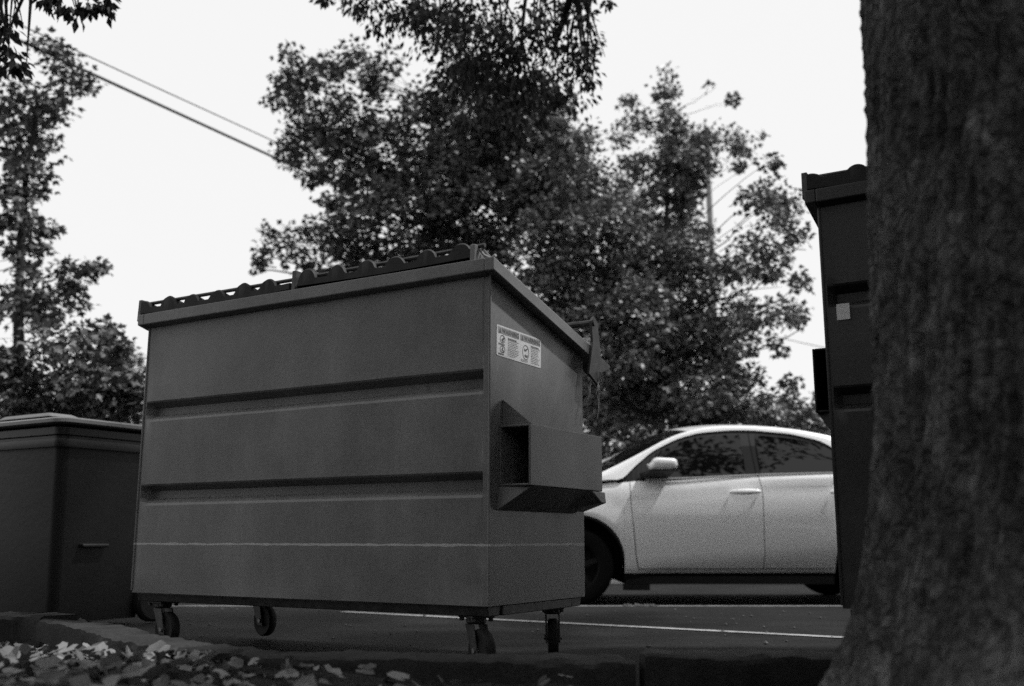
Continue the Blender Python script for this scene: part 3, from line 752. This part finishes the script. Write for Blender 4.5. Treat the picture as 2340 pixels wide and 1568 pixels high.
def cluster_leaves(c, r, n, leaf, rng, droop=.5, twig=.22, per=22):
    """n leaves in an ellipsoid, gathered in twig tufts"""
    k = max(1, int(n/per)); u = rng.normal(size=(k,3)); u /= np.linalg.norm(u,axis=1,keepdims=True)
    tc = c + u * (rng.random((k,1))**(1/2.4)) * r
    idx = rng.integers(0, k, n); tr = twig*np.array([1,1,.75])
    off = rng.normal(size=(n,3))*tr*.55
    p = tc[idx] + off
    d = off/twig + (p-c)/np.maximum(r,.01)*.5 + rng.normal(size=(n,3))*.4; d[:,2] -= droop
    s = leaf*(.65+.6*rng.random(n)); return p, d, s
def tree(name, label, cat, base, base_r, fork, clusters, Y, leaf, mat, group=None, dens=1.0, depth=1.0, droop=.5, twig=.22, shape=(LEAF,LEAF_F), jit=.6, limb=.030, seed=1, extra=None, per=46, wl=14):
    rng = np.random.default_rng(seed); t = empty(name, base); tag(t, label, cat, group); base = Vector(base)
    PP, DD, SS = [], [], []; tb = MB(); fork = [Vector(f) for f in fork]
    pts = [base] + fork; rad = [base_r*.62*(1-.8*i/max(1,len(pts)-1)) for i in range(len(pts))]; rad[0] *= 1.25
    sub = []; 
    for i in range(len(pts)-1):
        for j in range(5):
            q = pts[i].lerp(pts[i+1], j/5); s = base_r*.12*math.sin(j*2.1+i)
            sub.append((q + Vector((s*.5,s*.3,0)), rad[i]*(1-j/5)+rad[i+1]*j/5))
    sub.append((pts[-1], rad[-1]))
    tb.tube([q-base for q,_ in sub], [r for _,r in sub], 10)
    for ci, cl in enumerate(clusters):
        x, y, rx, ry = cl[:4]; dn = cl[4] if len(cl) > 4 else 1.0
        Yc = Y + rng.uniform(-jit, jit)*1.2; c = np.array(at(x, y, Yc)); sc_ = Yc/2355
        r = np.array([rx*sc_, max(rx,ry)*sc_*depth, ry*sc_])
        area = math.pi*rx*ry; lpx = (leaf/sc_)**2*.40
        n = max(6, int(area/lpx*3.3*dens*dn))
        p, d, s = cluster_leaves(c, r, n, leaf, rng, droop, min(twig, .8*max(r.min(),.08)), per)
        PP.append(p); DD.append(d); SS.append(s)
        # limb from the nearest lower trunk point
        best = min(sub, key=lambda q: (Vector(c)-q[0]).length + max(0, q[0].z-c[2])*2.5)
        a = best[0]; m = a.lerp(Vector(c), .5) + Vector((rng.uniform(-.1,.1), rng.uniform(-.1,.1), -.12*(Vector(c)-a).length))
        L = (Vector(c)-a).length; r0 = min(best[1]*.55, limb*(.5+.25*L)); e = Vector(c)
        pth = []
        for q in range(9):
            s_ = q/8; v = a*(1-s_)**2 + m*2*s_*(1-s_) + e*s_*s_
            pth.append(v + Vector(rng.normal(0,.02*L*(.3 if q in(0,8) else 1),3)) - base)
        tb.tube(pth, [r0*(1-.8*q/8) for q in range(9)], 6)
        for _ in range(max(1, int(wl*rx*ry/4000*min(1,dn)**2))):        # fine twigs
            e2 = Vector(c + np.clip(rng.normal(size=3),-1.3,1.3)*r*.5); s0 = Vector(c).lerp(a, rng.uniform(0,.45))
            mid = s0.lerp(e2,.5) + Vector(rng.normal(0,.06,3)) + Vector((0,0,.05))
            tb.tube([s0-base, mid-base, e2-base], [r0*.28, r0*.2, .003], 4, cap=False)
    if extra: extra(PP, DD, SS, rng, tb, base)
    tb.build('trunk', M['bark'], t, smooth=True, angle=60)
    P_ = np.concatenate(PP) - np.array(base); 
    leaves_mesh('crown', P_, np.concatenate(DD), np.concatenate(SS), mat, t, shape, rng)
    return t, len(P_)
NL = 0
# --- centre maple behind the dumpster
A_cl = [(1130,260,90,60,1.2),(1080,380,90,70,1.3),(1180,380,80,70,1.3),(1010,330,70,60,.8),(1240,480,80,60,1.2),(690,190,60,55),(660,130,28,45,.35),(655,235,34,28),(740,160,40,36,.8),(790,140,48,40),(735,270,70,65,1.3),(690,335,55,50),(835,285,70,62,1.1),(790,370,85,62),
 (870,180,60,50),(860,400,95,75,1.2),(950,250,80,70,.8),(930,330,70,55,.6),(720,395,38,26),(1000,420,120,90,1.1),(1060,230,110,90),(1100,340,110,90),(1100,460,130,90),(1190,300,100,90),(1220,420,110,90),
 (1270,330,80,75),(1250,230,60,50,.8),(760,470,60,28,.8),(870,500,110,55),(715,520,46,28,.8),(640,545,46,32,.6),(690,580,48,32,.8),(775,560,80,45),(880,570,90,50),(1000,540,120,70),(1120,560,110,70),(620,588,40,20,.5),(575,612,28,14,.35),(610,540,22,24,.5),(790,610,90,22)]
t_, n = tree('maple_tree', 'large maple rising straight behind the grey dumpster, its crown reaching left towards the cables', 'tree', at(1060,1230,16).to_tuple()[:2] + (-.0,), .17,
  [at(1063,700,16), at(1062,480,16), at(1050,330,16), at(1030,230,16.2)], A_cl, 16, .088, M['leaf_a'], 'trees across the street', dens=1.0, seed=2); NL += n
# --- tree with upright tufts, right of centre, further off
C_cl = [(1521,205,26,48,1.1),(1535,270,30,40),(1437,215,22,35,.6),(1445,290,48,48,.8),(1420,385,46,46,.9),(1560,300,45,45,.6),(1600,310,40,35,.7),(1580,355,75,45,1.1),(1622,205,16,12,.5),(1655,235,30,18,.6),(1600,335,26,30,.7),(1690,330,40,32,1.0),(1725,315,18,14,.4),(1510,350,45,55),(1530,400,60,50),(1580,400,42,60,1.1),(1555,460,60,60),(1690,385,30,16,.8),(1470,470,55,50),(1440,440,60,40,.8),(1390,450,40,60,.8),(1500,540,80,50),(1575,540,46,50)]
t_, n = tree('maple_tree', 'slender tree with upright tufts and two bare stems, standing farther back right of centre', 'tree', at(1540,1230,21).to_tuple()[:2] + (0,), .16,
  [at(1540,700,21), at(1520,560,21), at(1525,420,21), at(1522,260,21)], C_cl, 21, .10, M['leaf_c'], 'trees across the street', dens=.95, seed=3, jit=.8); NL += n
# --- broad maple above the car
D_cl = [(1345,860,40,50),(1360,920,40,50),(1380,980,60,40),(1290,300,70,50,.8),(1330,370,70,60),(1370,440,70,60),(1290,440,70,60),(1280,520,100,70),(1390,530,90,70),(1240,600,80,70),(1330,620,110,80),(1450,600,100,80),(1560,600,90,75),(1690,590,36,60,.5),(1250,690,70,60),(1340,720,110,80),(1460,710,110,85),(1570,700,100,80),(1690,690,40,60,.6),
 (1400,810,110,80),(1510,800,110,80),(1610,790,90,60),(1690,780,70,40,.7),(1480,890,130,70,1.2),(1600,880,100,60,.9),(1420,920,120,60,1.2),(1560,945,120,40,1.0),(1680,930,70,40,.9),(1690,860,50,35,.6),
 (1745,375,36,24,.5),(1770,430,46,40,.6),(1740,480,60,40,.7),(1800,490,40,40,.6),(1830,560,28,50,.5),(1790,560,40,40,.5),(1730,560,50,50,.6),(1760,630,60,30,.6),(1825,650,28,45,.5),(1690,620,40,30,.5),(1740,720,55,45,.6),(1800,710,45,35,.5),(1840,740,22,40,.5),(1770,790,45,22,.5),(1820,870,30,22,.5),(1800,905,50,26,.6),(1745,930,60,36,.9),(1800,955,60,22,1.0),(1865,960,36,22,1.0)]
t_, n = tree('maple_tree', 'broad maple spreading low branches directly above the parked car', 'tree', at(1560,1230,15).to_tuple()[:2] + (0,), .17,
  [at(1560,960,15), at(1520,860,15), at(1420,700,15.2), at(1330,560,15.2)], D_cl, 15, .082, M['leaf_c'], 'trees across the street', dens=1.25, seed=4); NL += n
# --- left hand tree
E_cl = [(130,115,42,34),(150,185,50,45),(105,235,50,55),(85,300,46,48),(35,245,50,55),(30,320,50,55),(50,400,55,40),(95,330,28,28,.7),(15,420,40,40),(75,470,40,46),(112,500,32,26),(60,560,36,50),(15,500,24,50,.7),(70,620,28,36),(15,590,24,36,.6),
 (190,605,34,30),(150,625,26,30,.7),(172,655,36,40),(110,680,44,34),(30,660,50,50),(60,720,80,46),(170,710,30,30,.7)]
t_, n = tree('maple_tree', 'tall leafy tree at left edge with foliage climbing in columns', 'tree', at(40,1230,13).to_tuple()[:2] + (0,), .15,
  [at(42,800,13), at(45,600,13), at(60,400,13), at(90,220,13)], E_cl, 13, .09, M['leaf_a'], 'trees across the street', dens=1.0, seed=5); NL += n
F_cl = [(190,760,60,32,.8),(245,800,48,34,.9),(140,790,60,40,.8),(60,800,80,50,.8),(20,860,60,50,1.2),(180,860,70,50,1.1),(240,850,50,50),(60,905,90,55,1.3),(170,920,90,60,1.3),(255,900,60,60,1.2),(300,890,40,50,1.2),(300,940,50,40,1.3),(120,960,120,30,1.3),(340,930,30,40)]
t_, n = tree('maple_tree', 'low spreading tree whose leaves hang just above the cart lid at left', 'tree', at(170,1230,11).to_tuple()[:2] + (0,), .09,
  [at(165,1000,11), at(160,900,11)], F_cl, 11, .08, M['leaf_a'], 'trees across the street', dens=1.25, seed=6); NL += n
G_cl = [(275,785,16,24,1.4),(280,830,26,30,1.4),(300,840,18,24,1.2),(318,815,9,20,1.2),(322,860,20,30,1.4),(275,880,45,50,1.4),(300,930,60,50,1.4)]
t_, n = tree('conifer_tree', 'dark pointed conifer peeping out left of the grey dumpster', 'tree', at(290,1230,24).to_tuple()[:2] + (0,), .14,
  [at(288,900,24), at(280,800,24)], G_cl, 24, .10, M['leaf_con'], None, dens=.9, seed=8, droop=.1, shape=(NARROW,NARROW_F), twig=.16); NL += n
# hedge in the gap behind the car
b_cl = [(1340+46*i, 985 - 18*math.sin(i*1.3), 52, 60) for i in range(13)] + [(1360+50*i, 1060, 56, 70) for i in range(11)]
t_, n = tree('hedge_shrub', 'dark dense shrub filling the gap behind the parked car', 'shrub', at(1600,1230,18).to_tuple()[:2] + (0,), .05, [at(1600,1150,18)], b_cl, 18, .10, M['leaf_a'], None, dens=.8, seed=9, jit=.5); NL += n

# --- the big near tree: trunk at the right, boughs hanging over the picture
t = empty('shade_tree', (1.135, 2.02, .0)); tag(t, 'big rough-barked tree at right whose dark boughs hang over the top', 'tree')
nz, na = 260, 300; rows = []
zz_ = np.concatenate([np.linspace(-.05, 2.6, 220), np.linspace(2.65, 5.2, 40)]); an = np.linspace(0, 2*np.pi, na, endpoint=False)
ZZ, AA = np.meshgrid(zz_, an, indexing='ij')
r0 = .365 - .012*ZZ + .15*np.exp(-np.maximum(ZZ-.02,0)/.18) * (1+.35*np.sin(AA*5+.6)+.2*np.sin(AA*3+2)) + .035*np.exp(-ZZ/.6)
cx_, cy_ = np.cos(AA), np.sin(AA)
# bark furrows: noise stretched along the trunk, periodic in angle
def cyl(sa, sz, seed): return vnoise(cx_*sa + 40 + ZZ*sz*.35, cy_*sa + 17*seed + ZZ*sz, seed)
dis = .016*cyl(4, 2.2, 1) + .009*cyl(9, 5, 2) + .006*(1-2*np.abs(cyl(17, 6, 3))) + .006*(1-2*np.abs(cyl(30, 11, 4))) + .006*cyl(46, 26, 5) + .004*cyl(80, 60, 6)
rr_ = r0 + dis; lean = .0*ZZ
rows = [[(float(rr_[i,j]*cx_[i,j]), float(rr_[i,j]*cy_[i,j]), float(ZZ[i,j])) for j in range(na)] for i in range(len(zz_))]
b = MB(); b.grid(rows, close=True)
def bough(pts, rad):
    b.tube([Vector(p) - Vector((1.135,2.02,0)) for p in pts], rad, 10, 1)
FG = [(940,20,70,40),(870,30,60,40),(800,10,50,22,.8),(740,-5,40,18,.7),(1000,70,70,60),(1080,40,90,60),(980,20,60,40),(1070,130,80,60,1.1),(1150,100,80,70,1.1),(1130,190,100,55,1.2),(1220,60,60,60),(1210,190,90,60,1.3),(1270,120,55,50,.6),(1290,210,60,40,.9),(1330,150,36,60,.9),(1340,60,40,50,.6),(1320,10,60,30,.8),(1390,0,30,16,.6),(1345,200,22,22,.6),(1040,190,45,45,.6),(1180,250,90,40,.9),(1090,250,60,40,.7),(1330,110,40,30,.8)]
FG2 = [(150,5,45,18,1.1),(200,10,40,22,1.1),(180,35,16,14,.7),(240,5,28,12,.6),(110,0,30,10,.8),(15,110,34,46,1.2),(8,60,24,30,1.0),(35,140,24,24,.8),(30,35,24,12,.5)]
PP, DD, SS = [], [], []
rng = np.random.default_rng(21)
def fgc(cl, Y, leaf, jit, dens):
    for x, y, rx, ry, *dn in cl:
        dn = dn[0] if dn else 1; Yc = Y + rng.uniform(-jit, jit); c = np.array(at(x, y, Yc)); s = Yc/2355
        r = np.array([rx*s, max(rx,ry)*s*1.1, ry*s]); n = int(math.pi*rx*ry/((leaf/s)**2*.4)*4.2*dens*dn)
        p, d, z = cluster_leaves(c, r, max(n,8), leaf, rng, 1.5, min(.16, .8*r.min()), 16); PP.append(p); DD.append(d); SS.append(z)
        e = Vector(c); 
        for _ in range(3):
            e2 = e + Vector(rng.normal(size=3)*r*.5); s0 = e + Vector((rng.uniform(-.1,.1), rng.uniform(-.3,.1), .35+rng.uniform(0,.3)))
            b.tube([s0-Vector((1.135,2.02,0)), s0.lerp(e2,.5)-Vector((1.135,2.02,0)), e2-Vector((1.135,2.02,0))], [.012,.008,.003], 5, 1, cap=False)
def spray(tip, cl, Y):
    for x, y, *_ in cl:
        c = at(x, y, Y); a = Vector(tip); m = a.lerp(c, .5); m.z = max(m.z, .5*(a.z+c.z)) + .35
        e = c + Vector((0, 0, .15)); b.tube([Vector(v) - Vector((1.135,2.02,0)) for v in (a, a.lerp(m,.6)+Vector((0,0,.12)), m, m.lerp(e,.55)+Vector((0,0,.05)), e)], [.035,.03,.022,.016,.008], 6, 1, cap=False)
spray((.3,7.6,6.2), FG[::2], 9.0); spray((-2.4,5.6,5.0), FG2[::2], 6.0)
for i in range(30):
    X = rng.uniform(-2.2, 2.0); Yv = rng.uniform(7.2, 10.2); c = np.array((X, Yv, .4 + .60*Yv + .55 + rng.uniform(0, 1.3)))
    p, d, z = cluster_leaves(c, np.array([.7,.7,.45]), 200, .10, rng, 1.2, .25, 16); PP.append(p); DD.append(d); SS.append(z)
for i in range(14):
    X = rng.uniform(-4.2, -1.6); Yv = rng.uniform(5.0, 6.8); c = np.array((X, Yv, .4 + .60*Yv + .55 + rng.uniform(0, .8)))
    p, d, z = cluster_leaves(c, np.array([.6,.6,.4]), 170, .10, rng, 1.2, .25, 16); PP.append(p); DD.append(d); SS.append(z)
fgc(FG, 9.0, .075, .8, 1.05); fgc(FG2, 6.0, .075, .4, 1.6)
# unseen canopy overhead, thickest on the right; low masses added around as light blockers
def unseen_blob(c, r, n, leaf=.16):
    p, d, z = cluster_leaves(np.array(c), np.array(r), n, leaf, rng, .9, .3, 16); PP.append(p); DD.append(d); SS.append(z)
for i in range(60):
    X = rng.uniform(-4.0, 1.2); Yv = rng.uniform(-3, 1.1); zc = max(4.0, .4 + .62*max(Yv,0) + .9) + rng.uniform(0, 1.3)
    unseen_blob((X, Yv, zc), [.8,.8,.4], 150)
for i in range(70):
    Yv = rng.uniform(-2.5, 7.0); X = 2.05 + 1.7 + max(0,(Yv-3.2))*.6 + rng.uniform(0, 3.2); zc = max(4.4, .4 + .62*max(Yv,0) + .9) + rng.uniform(-.1, .5)
    unseen_blob((X, Yv, zc), [.6,.6,.35], 170)
for i in range(55):
    Yv = rng.uniform(-4, 3.0); unseen_blob((min(-4.2, -.62*Yv-2.6)-rng.uniform(.3,2.2), Yv, rng.uniform(.3,3.4)), [.7,.9,.7], 170, .2)  # added low leaf masses, unseen at left, dimming the dumpster's back
for i in range(30):
    Yv = rng.uniform(4.9, 7.8); unseen_blob((rng.uniform(.8,4.2), Yv, .62*Yv + 2.0 + rng.uniform(0,.9)), [.45,.5,.25], 130)  # added unseen leaves, there to darken reflections in the car windows
# added unseen leaf slab shading the dumpster's end, near edge leaving the top sunlit
n = 15000; vv = rng.uniform(-2.2,1.15,n); qq = rng.uniform(0,1,n)**1.3*2.6; zc = 3.05 + rng.normal(0,.04,n) + .35*qq
oxy = (3.05-1.03)/S.z
sp_ = np.stack([-.08+.514*vv + S.x*oxy + .05 + qq, 3.58+.858*vv + S.y*oxy + rng.normal(0,.05,n), zc],1); ok_ = sp_[:,2] > .55 + .585*np.maximum(sp_[:,1],0); n = int(ok_.sum())
PP.append(sp_[ok_]); DD.append(rng.normal(size=(n,3))*np.array([1,1,.25])); SS.append(np.clip(.04+qq[ok_]*.2,.04,.13))
for i in range(70):
    Yv = rng.uniform(-2, 6.6); unseen_blob((max(4.6, .62*Yv+2.2)+rng.uniform(.3,2.2), Yv, rng.uniform(.3,4.4)), [.7,.9,.7], 170, .2)  # added low leaf masses, unseen at right, shading the dumpster's end
for i in range(100):
    X = rng.uniform(-8, 8); unseen_blob((X, rng.uniform(-5.5,-3.2), rng.uniform(.3, 1) * (3.0 + 1.7*math.sin(X*1.9) * math.sin(X*.7+1))), [.9,.7,.7], 190, .2)  # added leaf masses behind the camera, blocking low sky light
for tip, mid in (((.3,7.6,6.2),(.7,5,5.5)), ((-2.4,5.6,5.0),(-.5,3.6,5.2)), ((4.4,1.6,6),(2.8,1.6,5.4)), ((-2,-1.5,5.6),(0,.6,5.2)), ((3,-1,6),(2,.8,5.2)), ((.4,9,5.0),(.9,6,5.3))):
    bough([(1.135,2.02,4.4), Vector((1.135,2.02,4.6)).lerp(Vector(mid),.5)+Vector((0,0,.2)), mid, Vector(mid).lerp(Vector(tip),.6)+Vector((0,0,.1)), tip], [.16,.12,.08,.05,.02])
b.build('trunk', [M['trunk'], M['twig']], t, smooth=True, angle=180)
P_ = np.concatenate(PP) - np.array((1.135,2.02,0)); leaves_mesh('crown', P_, np.concatenate(DD), np.concatenate(SS), M['leaf_fg'], t, (NARROW*np.array([1,1.6,1]),NARROW_F), rng)  # mesh also holds the added unseen leaves that block light
print('leaves', NL, len(P_))

rngw = np.random.default_rng(77); n = 16000; X = rngw.uniform(-45, 45, n); Z = rngw.beta(1.2, 1.6, n) * (3.3 + 1.0*np.sin(X*.45) + .6*np.sin(X*1.3+1))
fo_ = leaves_mesh('far_wood', np.stack([X, 46 + rngw.normal(0, 1.6, n), Z], 1), rngw.normal(size=(n,3)), rngw.uniform(.3,.6,n), M['leaf_a'], None, (LEAF,LEAF_F), rngw)
fo_['kind'] = 'stuff'; fo_['label'] = 'low line of far trees beyond the street'; fo_['category'] = 'trees'

# ------------------------------------------------------------------ pole and cables
pb_ = at(1652, 1230, 42); t = empty('utility_pole', (pb_.x, pb_.y, 0)); tag(t, 'grey wooden utility pole standing among the trees far behind the car', 'pole')
b = MB(); b.tube([(0,0,-.2),(-.02,0,8),(-.03,0,18.2)], [.17,.145,.12], 14); b.build('post', M['pole'], t, smooth=True)
b = MB(); b.box(-.35,.35,-.16,-.13,7.98,8.09); b.build('crossarm', M['pole'], t)
def cable(pA, pB, rad, label, sag=.1):
    pts = []
    for i in range(25):
        s = i/24; v = Vector(pA).lerp(Vector(pB), s); v.z -= sag*4*s*(1-s); pts.append(v)
    o = pts[0]; b = MB(); b.tube([p-o for p in pts], rad, 6)
    ob = b.build('overhead_cable', M['cable'], None, smooth=True); ob.location = o; tag(ob, label, 'cable', 'overhead cables')
hp = Vector((pb_.x-.03, pb_.y-.17, 0))
cable(at(-260,-48,11.5), hp + Vector((0,0,8.05)), .024, 'thick lower cable crossing the open sky at upper left', .10)
cable(at(-240,-75,11.5), hp + Vector((0,0,8.75)), .010, 'thin upper cable running beside the thick one at upper left', .10)
cable(hp + Vector((0,.35,9.6)), at(2080,830,30), .014, 'thin cable sagging from the pole behind the taller dumpster', .15)

# ------------------------------------------------------------------ leaf litter and debris
def litter(n, xr, yr, size, z0, rng, bias=None):
    V = []; F = []
    for _ in range(n):
        X = rng.uniform(*xr); Y = rng.uniform(*yr)
        if bias and rng.random() > bias(X, Y): continue
        if Y > float(kerb_y(X)) - .20: continue
        z = float(bed_z(X, Y)) + z0 + rng.uniform(0,.02); s = size*rng.uniform(.5,1.25)
        nl = 5; lob = []; asp = rng.uniform(.5,.9)
        for q in range(nl*2+1):
            a = R(-160 + 320*q/(nl*2)); rad = ((1 if q % 2 else .84) * (1.0 if abs(a) < .9 else asp))*rng.uniform(.82,1.08)
            lob.append((rad*math.cos(a), rad*math.sin(a)*.9))
        rot = Matrix.Rotation(rng.uniform(0,6.28),3,'Z') @ Matrix.Rotation(rng.normal(0,.5),3,'X') @ Matrix.Rotation(rng.normal(0,.5),3,'Y')
        cu = rng.uniform(-1.1,1.1); vs = [Vector((0,0,0))]
        for (u, v_) in lob: vs.append(Vector((u, v_, cu*(u*u+v_*v_)*.45 + .25*abs(v_))))
        b0 = len(V); V += [tuple(rot @ (q*s*.5) + Vector((X,Y,z))) for q in vs]
        F += [(b0, b0+i, b0+i+1) for i in range(1, len(lob))]
    return V, F
rng = np.random.default_rng(33)
V, F = litter(3000, (-2.6,.35), (1.2,4.1), .070, .012, rng, lambda X, Y: np.clip(.95 - (X+.80)*1.3, .015, 1))
V2, F2 = litter(240, (-.2,2.6), (1.2,2.8), .05, .008, rng)
b = MB(); b.v = V + V2; b.f = F + [tuple(i+len(V) for i in f) for f in F2]; b.m = [0]*len(b.f)
o = b.build('leaf_litter', M['litter']); o['kind'] = 'stuff'; o['label'] = 'pale dry fallen leaves scattered over the planting bed soil'; o['category'] = 'leaves'
# crumbs of grit and bits on the lot edge
b = MB(); rng = np.random.default_rng(4)
for i in range(260):
    X = rng.uniform(-2.5, 3.5); Y = rng.uniform(3.0, 7.8); s = rng.uniform(.004,.014)
    if i < 26: X = .95 + rng.uniform(-.12,.14); Y = YE - .05 + rng.uniform(-.03,.03); s = rng.uniform(.008,.02)
    pts = [Vector((X, Y, zlot(Y)+s*.4)) + Vector(v_)*s*rng.uniform(.7,1.2) for v_ in ((1,0,0),(0,1,0),(-1,0,0),(0,-1,0),(0,0,.8),(0,0,-.6))]
    b.add(pts, [(0,1,4),(1,2,4),(2,3,4),(3,0,4),(1,0,5),(2,1,5),(3,2,5),(0,3,5)])
o = b.build('grit', plain('grit_stone', .07, .9, var=.5, scale=20)); o['kind'] = 'stuff'; o['label'] = 'loose grit scattered on the asphalt lot'; o['category'] = 'grit'
